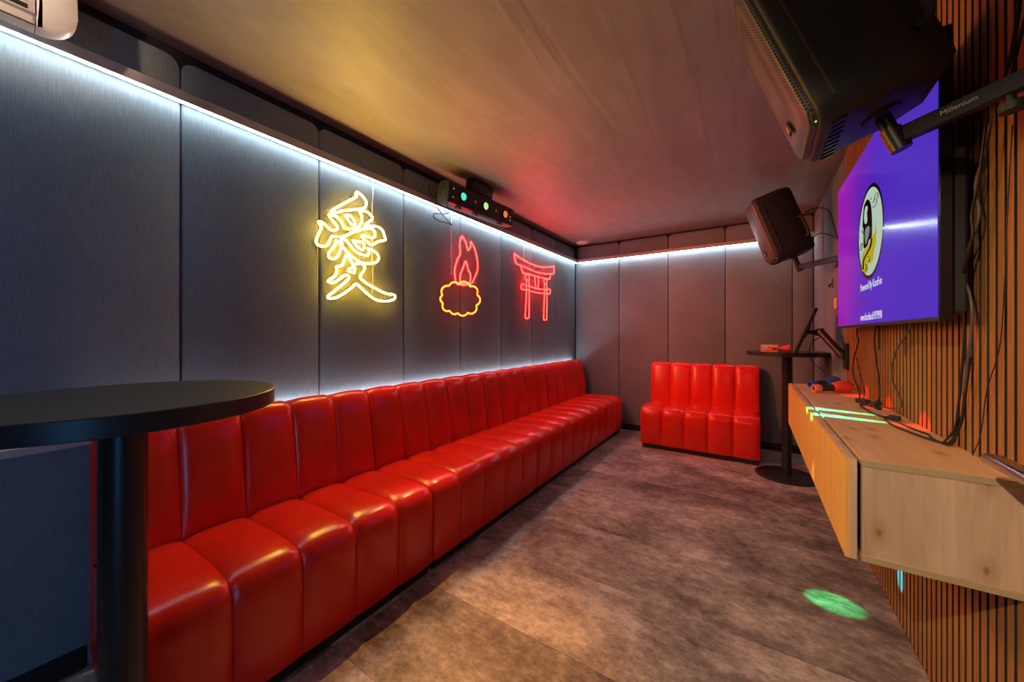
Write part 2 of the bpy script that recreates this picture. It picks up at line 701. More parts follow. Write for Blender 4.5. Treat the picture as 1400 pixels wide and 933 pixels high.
# unseen corridor added behind the doorway; its blue lamp makes the table column's reflection
bm = bmesh.new()
bm_box(bm, (XR + .12, -1.7, -.01), (XR + .9, -.6, 0))
bm_box(bm, (XR + .12, -1.7, 2.3), (XR + .9, -.6, 2.36))
bm_box(bm, (XR + .86, -1.7, 0), (XR + .9, -.6, 2.3))
bm_box(bm, (XR + .12, -1.74, 0), (XR + .9, -1.7, 2.3))
bm_box(bm, (XR + .12, -.6, 0), (XR + .9, -.56, 2.3))
tag(link('wall_corridor', bm, M['white']), kind='structure')
la = bpy.data.lights.new('corridor_lamp', 'AREA')
la.shape = 'RECTANGLE'
la.size, la.size_y = .10, 1.9
la.color = (.10, .42, 1.0)
la.energy = 8.5
la.spread = R(110)
lo = bpy.data.objects.new('corridor_lamp', la)
COL.objects.link(lo)
lo.location = (XR + .34, -1.25, 1.1)
lo.rotation_euler = (R(90), 0, R(90))
# two warm fill downlights added behind the camera, mainly to light the cabinet end
for k, (x, y_, aim, pw, cone) in enumerate(((-.9, -1.15, (.36, 1.38, .72), 300, 42), (.1, -1.5, (-.1, 1.0, 0), 15, 90))):
    t = thing('downlight', ['recessed warm ceiling downlight near the doorway', 'recessed warm ceiling downlight deeper behind the entrance'][k], 'ceiling light', (x, y_, H))
    bm = bmesh.new()
    bm_lathe(bm, [(.028, -.001), (.030, -.006), (.046, -.006), (.048, -.001), (.028, -.001)], 32)
    link('ring', bm, M['white'], t, True)
    bm = bmesh.new()
    bm_lathe(bm, [(0, -.003), (.028, -.003), (.028, -.001), (0, -.001)], 24)
    link('lens', bm, emissive('downlight_lens', (1, .78, .55), 8), t)
    spot('downlight_lamp', (0, 0, -.02), (aim[0] - x, aim[1] - y_, aim[2] - H), (1, .74, .52), pw, cone, .8, .04, t)
# unseen spotlight head added on the rear wall to light the air conditioner
t = thing('wall_spotlight', 'small black spotlight head high on the rear wall behind the camera', 'spotlight', (.25, YN, 2.25))
link('plate', B((-.04, 0, -.04), (.04, .02, .04), .003), M['black_metal'], t)
aim = (Vector((-1.9, -.10, 2.36)) - Vector((.25, YN, 2.25))).normalized()
bm = bmesh.new()
bm_cyl(bm, (0, .018, 0), (0, .07, 0), .010, 12)
bm_cyl(bm, Vector((0, .09, 0)) - aim * .05, Vector((0, .09, 0)) + aim * .06, .035, 24, .04)
link('head', bm, M['black_metal'], t, True)
spot('spotlight_lamp', Vector((0, .09, 0)) + aim * .075, Vector((0, .09, 0)) + aim * 2, (1, .66, .40), 680, 10, 1, .12, t)

# baseboards
tag(link('baseboard_left', B((XL, YN, 0), (XL + .014, .262, .082), .003), M['black_base']), kind='structure')
tag(link('baseboard_back', B((XL, YB - .014, 0), (XR, YB, .082), .003), M['black_base']), kind='structure')
tag(link('baseboard_right', B((XR - .014, SLAT_END, 0), (XR, YB - .014, .082), .003), M['black_base']), kind='structure')
# LED cornice trims: aluminium profile with the diffuser in its underside
t1 = tag(link('trim_1', B((XL, YN, 2.268), (XL + .042, YB, 2.312), .003), M['alu']), kind='structure')
tag(link('led_diffuser', B((XL + .022, YN + .02, 2.264), (XL + .036, YB - .03, 2.2682)), M['led'], t1), kind=None)
t2 = tag(link('trim_2', B((XL + .042, YB - .042, 2.268), (XR - .001, YB, 2.312), .003), M['alu']), kind='structure')
link('led_diffuser', B((XL + .06, YB - .036, 2.264), (XR - .03, YB - .022, 2.2682)), M['led'], t2)
# dado rail along the left wall, its LED shining up behind the benches
t3 = tag(link('trim_3', B((XL, YN, .838), (XL + .034, YB - .02, .868), .003), M['alu']), kind='structure')
link('led_diffuser', B((XL + .008, .27, .868), (XL + .024, YB - .12, .8715)), M['led'], t3)


# ------------------------------------------------------------------ bench modules
NCH, LM, DM = 5, 1.112, .66
SEAT = [(.018, .052), (.006, .12), (.0, .22), (.0, .33), (.003, .385), (.012, .415), (.028, .437), (.05, .450),
        (.09, .459), (.17, .464), (.27, .462), (.38, .456), (.50, .448), (.56, .444), (.60, .42), (.62, .30), (.62, .10), (.60, .052)]
BACK = [(.488, .43), (.492, .50), (.502, .60), (.514, .70), (.528, .79), (.542, .855), (.554, .888), (.572, .908), (.598, .917),
        (.628, .912), (.648, .896), (.656, .86), (.658, .70), (.658, .45), (.658, .10), (.625, .09), (.622, .30), (.60, .42), (.55, .425)]


def channel_bm(prof, x0, x1, groove, soft):
    n = len(prof)
    P = [Vector((0, a, c)) for a, c in prof]
    nor = []
    for i in range(n):
        t = (P[(i + 1) % n] - P[i - 1])
        nn = Vector((0, t.z, -t.y))
        nor.append(nn.normalized())
    # make normals point outwards
    cen = sum(P, Vector()) / n
    if sum((P[i] - cen).dot(nor[i]) for i in range(n)) < 0:
        nor = [-v for v in nor]
    bm = bmesh.new()
    rings = []
    steps = [0, .012, .035, .08, .16, .3, .5, .7, .84, .92, .965, .988, 1]
    for t in steps:
        e = min(t, 1 - t) * (x1 - x0)
        k = max(0.0, 1 - e / soft)
        ins = groove * (k ** 2.2)
        puff = .006 * math.sin(PI * t)
        ring = []
        for i in range(n):
            s = soft_w[i] if len(soft_w) == n else 1
            ring.append(bm.verts.new(P[i] - nor[i] * ins * s + nor[i] * puff * s + Vector((x0 + t * (x1 - x0), 0, 0))))
        rings.append(ring)
    for a, c in zip(rings, rings[1:]):
        for i in range(n):
            bm.faces.new((a[i], a[(i + 1) % n], c[(i + 1) % n], c[i]))
    bm.faces.new(rings[0])
    bm.faces.new(rings[-1][::-1])
    return bm


soft_w = []


def bench(label, loc, rotz, groove=.013):
    global soft_w
    t = thing('bench_module', label, 'bench', loc, (0, 0, rotz), 'red channelled bench modules')
    wch = (LM - .006) / NCH
    for k in range(NCH):
        x0 = .003 + k * wch + .0006
        soft_w = [.25 if (p[0] > .5 or p[1] < .06) else 1 for p in SEAT]
        link('seat_channel', channel_bm(SEAT, x0, x0 + wch - .0012, groove, .045), M['leather'], t, True, 60)
        soft_w = [.25 if (p[0] > .61 or p[1] < .44) else 1 for p in BACK]
        link('back_channel', channel_bm(BACK, x0, x0 + wch - .0012, groove, .045), M['leather'], t, True, 60)
    link('plinth', B((.02, .035, 0), (LM - .02, .60, .056)), M['black_base'], t)
    return t


bl = ['red leather bench module nearest the camera, behind the big round black bar table',
      'second red leather bench module from the camera, along the panelled wall under the amber sign',
      'third red leather bench module from the camera, below the red gate sign',
      'farthest red leather bench module of the long row, ending at the back wall corner']
for k in range(4):
    bench(bl[k], (-1.385, .262 + k * 1.113, 0), R(90))
bench('short red leather bench standing alone against the back wall beside the far bar table', (-1.035, 4.165, 0), 0)


# ------------------------------------------------------------------ bar tables
def bar_table(label, loc, rt, rp, rb, th, ztop):
    t = thing('bar_table', label, 'table', loc, (0, 0, 0), 'round black bar tables')
    bm = bmesh.new()
    bm_lathe(bm, [(0, ztop - th), (rt - .002, ztop - th), (rt, ztop - th + .002), (rt, ztop - .002), (rt - .002, ztop), (0, ztop)], 96)
    link('tabletop', bm, M['black_top'], t, True, 30)
    bm = bmesh.new()
    bm_cyl(bm, (0, 0, .014), (0, 0, ztop - th - .008), rp, 40)
    link('column', bm, M['black_metal'], t, True, 40)
    bm = bmesh.new()
    bm_lathe(bm, [(0, 0), (rb, 0), (rb, .008), (rb - .006, .011), (rp + .01, .015), (0, .015)], 64)
    link('base', bm, M['black_metal'], t, True, 30)
    bm = bmesh.new()
    bm_lathe(bm, [(0, ztop - th - .008), (.13, ztop - th - .008), (.13, ztop - th - .0002), (0, ztop - th - .0002)], 40)
    link('mounting_plate', bm, M['black_metal'], t, True, 30)
    return t


bar_table('big round black bar table in the left foreground, before the bench end', (-1.262, .218, 0), .305, .0425, .15, .040, 1.105)
bar_table('round black bar table far in the corner beside the short bench', (.262, 4.03, 0), .30, .036, .235, .036, 1.105)


# ------------------------------------------------------------------ wall-hung oak cabinet
CX0, CX1, CY0, CY1, CZ0, CZ1 = .257, XR, 1.380, 3.287, .622, .904
cab = thing('wall_cabinet', 'long oak cabinet hung on the slatted wall below the television', 'cabinet', (0, 0, 0))
link('top_board', B((CX0, CY0, CZ1 - .018), (CX1, CY1, CZ1), .001), M['oak_top'], cab)
link('bottom_board', B((CX0, CY0, CZ0), (CX1, CY1, CZ0 + .018), .001), M['oak_top'], cab)
link('end_panel', B((CX0 + .001, CY0 + .0015, CZ0 + .018), (CX1, CY0 + .019, CZ1 - .018)), M['oak_end'], cab)
link('end_panel', B((CX0 + .001, CY1 - .019, CZ0 + .018), (CX1, CY1 - .0015, CZ1 - .018)), M['oak_end'], cab)
link('edge_band', B((CX0, CY0 - .0012, CZ1 - .0175), (CX1, CY0, CZ1 - .0005)), M['oak_edge'], cab)
link('edge_band', B((CX0, CY0 - .0012, CZ0 + .0005), (CX1, CY0, CZ0 + .0175)), M['oak_edge'], cab)
link('back_board', B((CX1 - .012, CY0 + .019, CZ0 + .018), (CX1, CY1 - .019, CZ1 - .018)), M['oak_end'], cab)
front = link('front_panel', B((CX0 - .025, CY0 - .001, CZ0 + .001), (CX0 - .009, CY1, CZ1 - .0015), .001), M['oak_end'], cab)
pitch = .0212
n = int((CY1 - CY0 - .004) / pitch)
proto = None
for k in range(n):
    yy = CY0 + .002 + k * pitch
    if proto is None:
        bm = bmesh.new()
        poly = [(.0005, 0), (-.008, 0), (-.0095, .0015), (-.0095, .0125), (-.008, .014), (.0005, .014)]
        bm_prism(bm, poly, lambda u, v, t: (CX0 - .025 + u, v, t), CZ0 + .001, CZ1 - .0015)
        proto = link('batten', bm, M['oak_slat'], front)
        proto.location = (0, yy, 0)
    else:
        c = proto.copy()
        COL.objects.link(c)
        c.location = (0, yy, 0)


# ------------------------------------------------------------------ television
SX = .449
TY0, TY1, TZ0, TZ1 = 1.548, 2.998, 1.292, 2.138
tv = thing('television', 'large wall-mounted flat television with a purple picture above the oak cabinet', 'television', (0, 0, 0))
link('housing', B((SX + .0025, TY0, TZ0), (SX + .030, TY1, TZ1), .003), M['black_gloss'], tv)
link('rear_cover', B((SX + .030, TY0 + .02, TZ0 + .02), (SX + .066, TY1 - .25, TZ0 + .50), .008), M['black_plastic'], tv)
link('wall_mount', B((SX + .066, TY0 + .35, TZ0 + .18), (XR - .0005, TY1 - .35, TZ0 + .62), .004), M['black_metal'], tv)
link('screen', B((SX + .0008, TY0 + .005, TZ0 + .012), (SX + .0026, TY1 - .005, TZ1 - .005)), M['screen'], tv)
link('bottom_bezel', B((SX, TY0, TZ0), (SX + .004, TY1, TZ0 + .012), .001), M['black_plastic'], tv)
bm = bmesh.new()
bm_box(bm, (SX + .006, 2.235, TZ0 - .010), (SX + .02, 2.275, TZ0 + .0005), .003)
link('sensor', bm, M['black_plastic'], tv)
m_print = emissive('screen_white', (.80, .80, .92), .75)
m_cream = emissive('screen_cream', (.60, .78, .62), .72)
m_ink = simple('screen_ink', (.006, .006, .008), .08)
m_yellow = emissive('screen_yellow', (.72, .60, .03), .62)
m_sgrey = emissive('screen_grey', (.30, .38, .33), .6)
LC = (2.272, 1.718)
LR = .212


def lp(x, y):      # logo drawing units -> (world Y, world Z)
    return LC[0] - (x - 168) / 112 * LR, LC[1] - (y - 478) / 417 * LR


def decal(name, poly, layer, mat):
    bm = bmesh.new()
    bm_prism(bm, poly, lambda u, v, t: (t, u, v), SX + .0009, SX + .0006 - layer * .0003)
    bmesh.ops.triangulate(bm, faces=[f for f in bm.faces if len(f.verts) > 4])
    return link(name, bm, mat, tv)


circ = lambda r: [(LC[0] + r * math.cos(a * PI / 32), LC[1] + r * math.sin(a * PI / 32)) for a in range(64)]
decal('logo_border', circ(LR), 0, m_ink)
decal('logo_disc', circ(LR * .92), 1, m_cream)


def smooth2(pts, n=4, closed=True):
    return [(p.x, p.y) for p in smooth_path([(a, b, 0) for a, b in pts], closed, n)]


decal('logo_cloud_base', smooth2([lp(*p) for p in [(100, 625), (130, 600), (155, 580), (185, 535), (215, 525), (222, 600), (208, 665), (198, 740), (172, 758), (150, 735), (158, 800), (132, 832), (113, 800), (98, 785), (94, 690)]]), 2, m_yellow)
decal('logo_tail', smooth2([lp(*p) for p in [(214, 535), (212, 490), (222, 440), (226, 442), (221, 492), (226, 535)]]), 2, m_yellow)
decal('logo_figure', smooth2([lp(*p) for p in [(122, 180), (145, 163), (165, 190), (182, 262), (190, 400), (188, 535), (163, 545), (150, 580), (122, 590), (112, 555), (116, 420), (104, 370), (108, 280), (113, 215)]]), 3, m_ink)
decal('logo_face', smooth2([lp(*p) for p in [(128, 225), (145, 215), (152, 255), (140, 300), (150, 345), (140, 375), (124, 355), (120, 290)]]), 4, m_cream)
decal('logo_shirt', smooth2([lp(*p) for p in [(133, 420), (160, 415), (168, 470), (150, 530), (132, 560), (126, 480)]]), 4, m_sgrey)
for pts, wd in (([(192, 555), (182, 610), (150, 655), (122, 690), (114, 740), (116, 782)], 9),
                ([(155, 690), (172, 710), (165, 745)], 4), ([(130, 740), (146, 770), (134, 812)], 4),
                ([(192, 240), (205, 250), (215, 215), (235, 205), (240, 250), (222, 245), (232, 275), (208, 300), (198, 280)], 3),
                ([(78, 575), (86, 545), (98, 520), (104, 545), (94, 585), (82, 580)], 3),
                ([(185, 190), (183, 205)], 4), ([(104, 400), (108, 440)], 4)):
    bm = bmesh.new()
    P = smooth_path([(SX + .0002 - .0008, *lp(*p)) for p in pts], False, 4)
    bm_tube(bm, P, wd * .00045, 4)
    link('logo_line', bm, m_ink, tv)
# lettering on the screen: reads left to right for someone who looks along +X
mt_scr = lambda y_, z_: Matrix.Translation((SX + .0004, y_, z_)) @ Matrix(((0, 0, -1, 0), (-1, 0, 0, 0), (0, 1, 0, 0), (0, 0, 0, 1)))
text_mesh('lettering', 'Powered By KaraFun', .050, m_print, tv, mt_scr(2.262, 1.478), .0003, .82)
text_mesh('lettering', 'www.karafun.fr/979990', .050, m_print, tv, mt_scr(2.262, 1.335), .0003, .74)
# pull cords of the wall mount
for yy, z0 in ((2.47, 1.178), (2.10, 1.166)):
    link('pull_strap', B((.520, yy - .009, z0), (.524, yy + .009, TZ0 + .2), .001), M['black_plastic'], tv)


# ------------------------------------------------------------------ loudspeakers
def speaker(label, loc, yaw, tilt):
    t = thing('loudspeaker', label, 'loudspeaker', loc, (0, -tilt, yaw), 'wall-mounted black loudspeakers')
    HH = .56
    # cabinet: plan outline (x = depth, front towards -x; y = width), swept up with rounded ends
    plan = [(-.085, -.163), (.055, -.163), (.145, -.105), (.150, -.095), (.150, .095), (.145, .105), (.055, .163), (-.085, .163)]
    bm = bmesh.new()
    levels = [(0, .050), (.006, .026), (.022, .008), (.050, 0), (HH - .050, 0), (HH - .022, .008), (HH - .006, .026), (HH, .050)]
    rings = []
    for z, ins in levels:
        rings.append([bm.verts.new((min(max(x, -.085), .150 - ins * .8), y_ * (1 - ins / .17), z)) for x, y_ in plan])
    for a, c in zip(rings, rings[1:]):
        for i in range(len(a)):
            bm.faces.new((a[i], a[(i + 1) % len(a)], c[(i + 1) % len(a)], c[i]))
    bm.faces.new(rings[0][::-1])
    bm.faces.new(rings[-1])
    link('body', bm, M['black_plastic'], t, True, 35)

    def shell(x0, x1, wy, zlo, zhi, bulge, r, mat, name, nu=14):
        """front piece: rounded-rectangle outline in (y, z), bulging towards -x"""
        out = []
        for cy, cz, a0 in ((wy - r, zhi - r, 0), (-(wy - r), zhi - r, 90), (-(wy - r), zlo + r, 180), (wy - r, zlo + r, 270)):
            for q in range(7):
                a = R(a0 + q * 15)
                out.append((cy + r * math.cos(a), cz + r * math.sin(a)))
        bm = bmesh.new()
        mid = (zlo + zhi) / 2
        rings = []
        for f, xx in ((1, x1), (1, x0 + .012), (.985, x0 + .004), (.955, x0)):
            rings.append([bm.verts.new((xx, y_ * f, mid + (z - mid) * f)) for y_, z in out])
        for f in (.8, .6, .4, .2, .02):
            rings.append([bm.verts.new((x0 - bulge * (1 - (y_ * f / wy) ** 2) * (1 - f ** 4), y_ * f, mid + (z - mid) * f)) for y_, z in out])
        for a, c in zip(rings, rings[1:]):
            for i in range(len(a)):
                bm.faces.new((a[i], a[(i + 1) % len(a)], c[(i + 1) % len(a)], c[i]))
        bm.faces.new(rings[0][::-1])
        bm.faces.new(rings[-1])
        return link(name, bm, mat, t, True, 50)
    shell(-.128, -.085, .166, .0, HH, .004, .060, M['black_plastic'], 'front_bezel')
    shell(-.146, -.126, .150, .018, HH - .016, .014, .050, M['grille'], 'grille')
    for s in (-1, 1):
        link('trim_line', B((-.088, s * .1655 - .0015, .055), (-.082, s * .1655 + .0015, HH - .055)), M['rim'], t)
    bd = link('badge', B((-.163, -.022, .075), (-.158, .016, .112), .003), M['black_gloss'], t)
    link('badge_mark', B((-.1645, -.013, .082), (-.1628, .007, .104)), M['orange_plastic'], bd)
    bm = bmesh.new()
    bm_sphere(bm, (-.131, -.125, .028), .0035, 10, 8)
    link('status_light', bm, emissive('green_status_light', (.25, 1, .1), 2.5), t)
    for k in range(9):       # bass vents along the front lower edge
        link('vent_rib', B((-.104, -.125 + k * .03, -.004), (-.070, -.117 + k * .03, .004), .001), M['black_gloss'], t)
    bm = bmesh.new()
    bm_cyl(bm, (.02, 0, -.006), (.02, 0, .02), .042, 28)
    link('pole_cup', bm, M['black_plastic'], t, True)
    # carrying handle at the rear, top hanging points
    bm = bmesh.new()
    bm_tube(bm, smooth_path([(.10, -.134, .11), (.125, -.150, .13), (.125, -.150, .26), (.10, -.134, .28)], False, 5), .011, 8)
    link('handle', bm, M['black_plastic'], t, True)
    bm = bmesh.new()
    bm_cyl(bm, (.02, -.1635, HH - .075), (.02, -.1655, HH - .075), .006, 12)
    link('hanging_point', bm, M['gray_metal'], t, True)
    bm = bmesh.new()
    bm_box(bm, (.149, -.08, .06), (.156, .08, .40), .003)
    link('connector_plate', bm, M['black_metal'], t)
    return t


def bracket(label, base, up, tip, wall, text):
    """wall arm holding the loudspeaker on a short tilted pole"""
    t = thing('speaker_bracket', label, 'bracket', (0, 0, 0), (0, 0, 0), 'loudspeaker wall arms')
    base, up, wall = Vector(base), Vector(up).normalized(), Vector(wall)
    end = base - up * tip
    bm = bmesh.new()
    bm_cyl(bm, base - up * .004, end, .0175, 28)
    link('pole', bm, M['black_metal'], t, True)
    bm = bmesh.new()
    bm_cyl(bm, end + up * .06, end - up * .002, .0225, 28)
    link('pole_collar', bm, M['black_metal'], t, True)
    a0 = end + up * .034
    d = wall - a0
    L = d.length
    q = d.to_track_quat('X', 'Z')
    mt = Matrix.Translation(a0) @ q.to_matrix().to_4x4()
    bm = bmesh.new()
    bm_box(bm, (.018, -.0125, -.021), (L - .012, .0125, .021), .003)
    bmesh.ops.transform(bm, matrix=mt, verts=bm.verts[:])
    link('arm', bm, M['black_metal'], t)
    bm = bmesh.new()
    bm_box(bm, (wall.x - .012, wall.y - .05, wall.z - .09), (wall.x, wall.y + .05, wall.z + .09), .003)
    link('wall_plate', bm, M['black_metal'], t)
    bm = bmesh.new()
    bm_cyl(bm, mt @ Vector((L - .075, 0, -.021)), mt @ Vector((L - .075, 0, -.040)), .007, 16)
    bm_cyl(bm, mt @ Vector((L - .075, 0, -.040)), mt @ Vector((L - .075, 0, -.058)), .020, 20)
    link('clamp_knob', bm, M['black_plastic'], t, True)
    if text:
        lm = mt @ Matrix.Translation((L * .45, -.0128, .003)) @ Matrix.Rotation(R(90), 4, 'X')
        text_mesh('lettering', 'Millenium', .0165, M['print_grey'], t, lm, .0002, .95)
    return t, mt, L


def spk_set(label, blabel, loc, yaw, tilt, wall, tip, text):
    speaker(label, loc, yaw, tilt)
    rot = Euler((0, -tilt, yaw)).to_matrix()
    up = rot @ Vector((0, 0, 1))
    base = Vector(loc) + rot @ Vector((.02, 0, -.006))
    return bracket(blabel, base, up, tip, wall, text)


spk_set('far black loudspeaker tilted down, in the back corner left of the television',
        'black wall arm under the far loudspeaker, beside the television edge',
        (.283, 3.839, 1.901), .154, .329, (XR, 3.36, 1.79), .125, False)
NB, NBM, NBL = spk_set('near black loudspeaker with a perforated grille, large at the top right',
                       'black wall arm with grey lettering under the near loudspeaker',
                       (.280, 1.395, 1.850), -.02, .36, (XR, 1.245, 1.815), .105, True)


# ------------------------------------------------------------------ neon signs on the left wall
NX = -2.070
NEON_CHARACTER = {
  'cap': [(1206,1981),(1284,2048),(1369,2116),(1366,2133),(1377,2148),(1408,2138),(1439,2111),(1436,2074),(1398,2049),(1302,2013),(1248,1988)],
  'crown': [(1193,1955),(1226,1960),(1257,1947),(1279,1921),(1291,1900),(1330,1908),(1369,1921),(1398,1947),(1411,1981),(1406,2011),(1393,2028),(1413,2042),(1449,2044),(1475,2030),(1486,2010),(1449,1973),(1428,1950),(1475,1961),(1529,1968),(1562,1955),(1579,1920),(1587,1894),(1534,1873),(1480,1838),(1444,1853),(1408,1875),(1428,1889),(1475,1883),(1502,1898),(1504,1931),(1475,1943),(1418,1927),(1349,1890),(1275,1845),(1217,1836),(1204,1819),(1187,1782),(1157,1763),(1125,1769),(1119,1792),(1133,1831),(1147,1863),(1143,1882),(1131,1899),(1149,1902),(1178,1887),(1208,1870),(1243,1882),(1243,1899),(1217,1926)],
  'eye': [(1297,1984),(1326,1987),(1349,1969),(1364,1947),(1349,1932),(1330,1943),(1307,1967)],
  'drop': [(1237,1814),(1257,1809),(1268,1786),(1263,1756),(1243,1718),(1217,1701),(1193,1709),(1195,1734),(1217,1763),(1232,1792)],
  'heart': [(1270,1829),(1297,1831),(1326,1807),(1359,1778),(1398,1764),(1449,1764),(1462,1789),(1449,1809),(1486,1805),(1523,1787),(1534,1761),(1518,1734),(1475,1716),(1423,1710),(1374,1721),(1321,1749),(1293,1774),(1275,1796)],
  'heart_in': [(1347,1839),(1378,1839),(1413,1842),(1426,1818),(1418,1794),(1393,1796),(1369,1813)],
  'legs': [(1302,1737),(1288,1704),(1275,1672),(1239,1658),(1241,1633),(1230,1602),(1187,1565),(1226,1564),(1261,1589),(1293,1615),(1316,1614),(1316,1592),(1279,1557),(1230,1514),(1187,1477),(1195,1467),(1234,1472),(1279,1498),(1330,1537),(1369,1570),(1408,1545),(1459,1510),(1512,1484),(1584,1478),(1648,1493),(1669,1514),(1654,1530),(1584,1533),(1502,1560),(1439,1585),(1398,1612),(1403,1635),(1423,1660),(1428,1688),(1408,1703),(1374,1697),(1349,1686),(1335,1708),(1316,1733)],
  'tri': [(1316,1649),(1349,1671),(1361,1666),(1354,1639)],
  'BOARD': [(1349,2149),(1257,2051),(1182,1983),(1168,1950),(1187,1914),(1149,1916),(1107,1901),(1121,1869),(1095,1779),(1113,1750),(1170,1746),(1170,1705),(1217,1679),(1217,1638),(1155,1567),(1166,1540),(1217,1537),(1155,1474),(1170,1450),(1234,1459),(1369,1545),(1491,1466),(1584,1454),(1678,1485),(1696,1531),(1502,1588),(1444,1631),(1449,1691),(1534,1727),(1556,1783),(1502,1833),(1607,1884),(1590,1971),(1502,1986),(1507,2030),(1465,2064),(1470,2116),(1408,2169)],
}
NEON_GATE = {
  'ridge': [(3182,2104),(3309,2073),(3490,2052),(3665,2046),(3854,2058),(4116,2114),(4104,2018),(3898,1984),(3665,1973),(3453,1989),(3326,1997),(3223,2003)],
  'second': [(3318,1986),(3353,1922),(3528,1928),(3768,1925),(3987,1933),(4010,1994)],
  'capl': [(3416,1912),(3416,1855),(3499,1861),(3499,1919)],
  'capr': [(3843,1920),(3843,1863),(3909,1865),(3920,1924)],
  'plaque': [(3615,1920),(3645,1785),(3696,1786),(3716,1923)],
  'tie': [(3335,1803),(3326,1742),(3453,1746),(3665,1738),(3854,1745),(3999,1754),(4010,1813),(3854,1792),(3686,1784),(3490,1793)],
  'postl': [(3434,1851),(3434,1673),(3407,1434),(3490,1433),(3499,1678),(3490,1858)],
  'postr': [(3854,1856),(3849,1657),(3832,1430),(3909,1433),(3920,1663),(3913,1863)],
  'BOARD': [(3141,2115),(3198,1990),(3292,1973),(3326,1904),(3389,1904),(3380,1818),(3300,1808),(3300,1730),(3407,1727),(3371,1414),(3528,1420),(3547,1721),(3789,1724),(3789,1408),(3953,1413),(3965,1735),(4045,1742),(4045,1828),(3953,1823),(3953,1907),(4034,1928),(4045,1994),(4140,2012),(4164,2136),(3854,2076),(3625,2059),(3380,2081),(3207,2123)],
}
NEON_FLAME = {
  'flame': [(2307,1678),(2282,1731),(2276,1798),(2307,1880),(2346,1947),(2339,2015),(2365,2095),(2418,2049),(2446,1993),(2480,2027),(2487,2073),(2544,2012),(2573,1935),(2580,1844),(2537,1764),(2480,1698)],
  'core': [(2352,1692),(2346,1757),(2372,1812),(2418,1890),(2446,1824),(2480,1784),(2466,1706)],
  'cloud': [(2616,1579),(2617,1566),(2613,1553),(2603,1541),(2589,1529),(2568,1520),(2561,1509),(2566,1494),(2564,1481),(2557,1469),(2545,1458),(2530,1449),(2512,1442),(2492,1438),(2469,1439),(2443,1444),(2434,1434),(2422,1427),(2408,1421),(2393,1417),(2377,1415),(2361,1416),(2346,1419),(2332,1424),(2320,1433),(2307,1431),(2292,1426),(2277,1424),(2263,1424),(2250,1426),(2238,1431),(2228,1437),(2220,1445),(2207,1447),(2185,1444),(2168,1446),(2154,1451),(2143,1458),(2136,1467),(2132,1478),(2132,1489),(2138,1501),(2130,1509),(2118,1517),(2111,1527),(2109,1538),(2111,1548),(2118,1559),(2130,1569),(2124,1580),(2120,1592),(2121,1604),(2125,1615),(2133,1626),(2144,1635),(2158,1643),(2175,1649),(2194,1653),(2213,1655),(2220,1665),(2230,1674),(2242,1682),(2256,1687),(2271,1691),(2287,1692),(2303,1691),(2318,1687),(2332,1685),(2346,1695),(2362,1703),(2378,1708),(2395,1710),(2411,1711),(2427,1709),(2441,1705),(2454,1699),(2464,1690),(2470,1680),(2490,1681),(2513,1684),(2534,1682),(2551,1677),(2565,1669),(2574,1659),(2579,1648),(2580,1635),(2574,1621),(2578,1610),(2597,1602),(2609,1591)],
  'BOARD': [(2333,2109),(2269,1899),(2245,1692),(2120,1612),(2097,1512),(2155,1426),(2352,1401),(2530,1426),(2640,1553),(2602,1662),(2558,1712),(2617,1868),(2558,2061),(2418,2129)],
}



def neon_sign(name, label, data, mats, cut_r, cord_top):
    t = thing(name, label, 'neon sign', (XL, 0, 0))
    bx = NX - XL
    bm = bmesh.new()
    outline = smooth2([(a / 1000, b / 1000) for a, b in data['BOARD']], 3)
    bm_prism(bm, outline, lambda u, v, q: (q, u, v), bx - .013, bx - .009)
    bmesh.ops.triangulate(bm, faces=[f for f in bm.faces if len(f.verts) > 4])
    link('backing_sheet', bm, M['acrylic'], t)
    for key, pts in data.items():
        if key == 'BOARD':
            continue
        P = [Vector((bx, a / 1000, b / 1000)) for a, b in pts]
        closed = key not in ('second', 'curl', 'curl2')
        sharp = cut_r
        if sharp:
            # straight runs with small rounded corners
            Q = []
            n_ = len(P)
            for i in range(n_):
                p, a, c = P[i], P[i - 1], P[(i + 1) % n_]
                if not closed and i in (0, n_ - 1):
                    Q.append(p)
                    continue
                for s_, e in ((-1, a), (1, c)):
                    dv = e - p
                    Q.append(p + dv * min(.35, .012 / max(dv.length, 1e-6)))
            P = Q
        else:
            P = smooth_path(P, closed, 5, .42)
        bm = bmesh.new()
        bm_tube(bm, P, mats.get('r', .0058), 8, closed)
        bm.normal_update()
        for f in bm.faces:
            f.material_index = 1 if (f.calc_center_median().x - bx) < -.0012 else 0
        link('neon_tube', bm, [mats.get(key, mats['*']), M['tube_base']], t, True, 180)
    for (a, b) in (data['BOARD'][0], data['BOARD'][len(data['BOARD']) // 2], data['BOARD'][len(data['BOARD']) // 4], data['BOARD'][3 * len(data['BOARD']) // 4]):
        ca = sum(p[0] for p in data['BOARD']) / len(data['BOARD'])
        cb = sum(p[1] for p in data['BOARD']) / len(data['BOARD'])
        u, v = (a + (ca - a) * .09) / 1000, (b + (cb - b) * .09) / 1000
        bm = bmesh.new()
        bm_cyl(bm, (.001, u, v), (bx - .006, u, v), .006, 12)
        link('standoff', bm, M['chrome'], t, True)
    y_, z0 = cord_top
    bm = bmesh.new()
    P = smooth_path([(.006, y_ + .004 * math.sin(k * 1.9), 2.262 + (z0 - 2.262) * k / 9) for k in range(10)], False, 4)
    bm_tube(bm, P, .0024, 6)
    link('cord', bm, M['cable_white'], t, True)
    return t


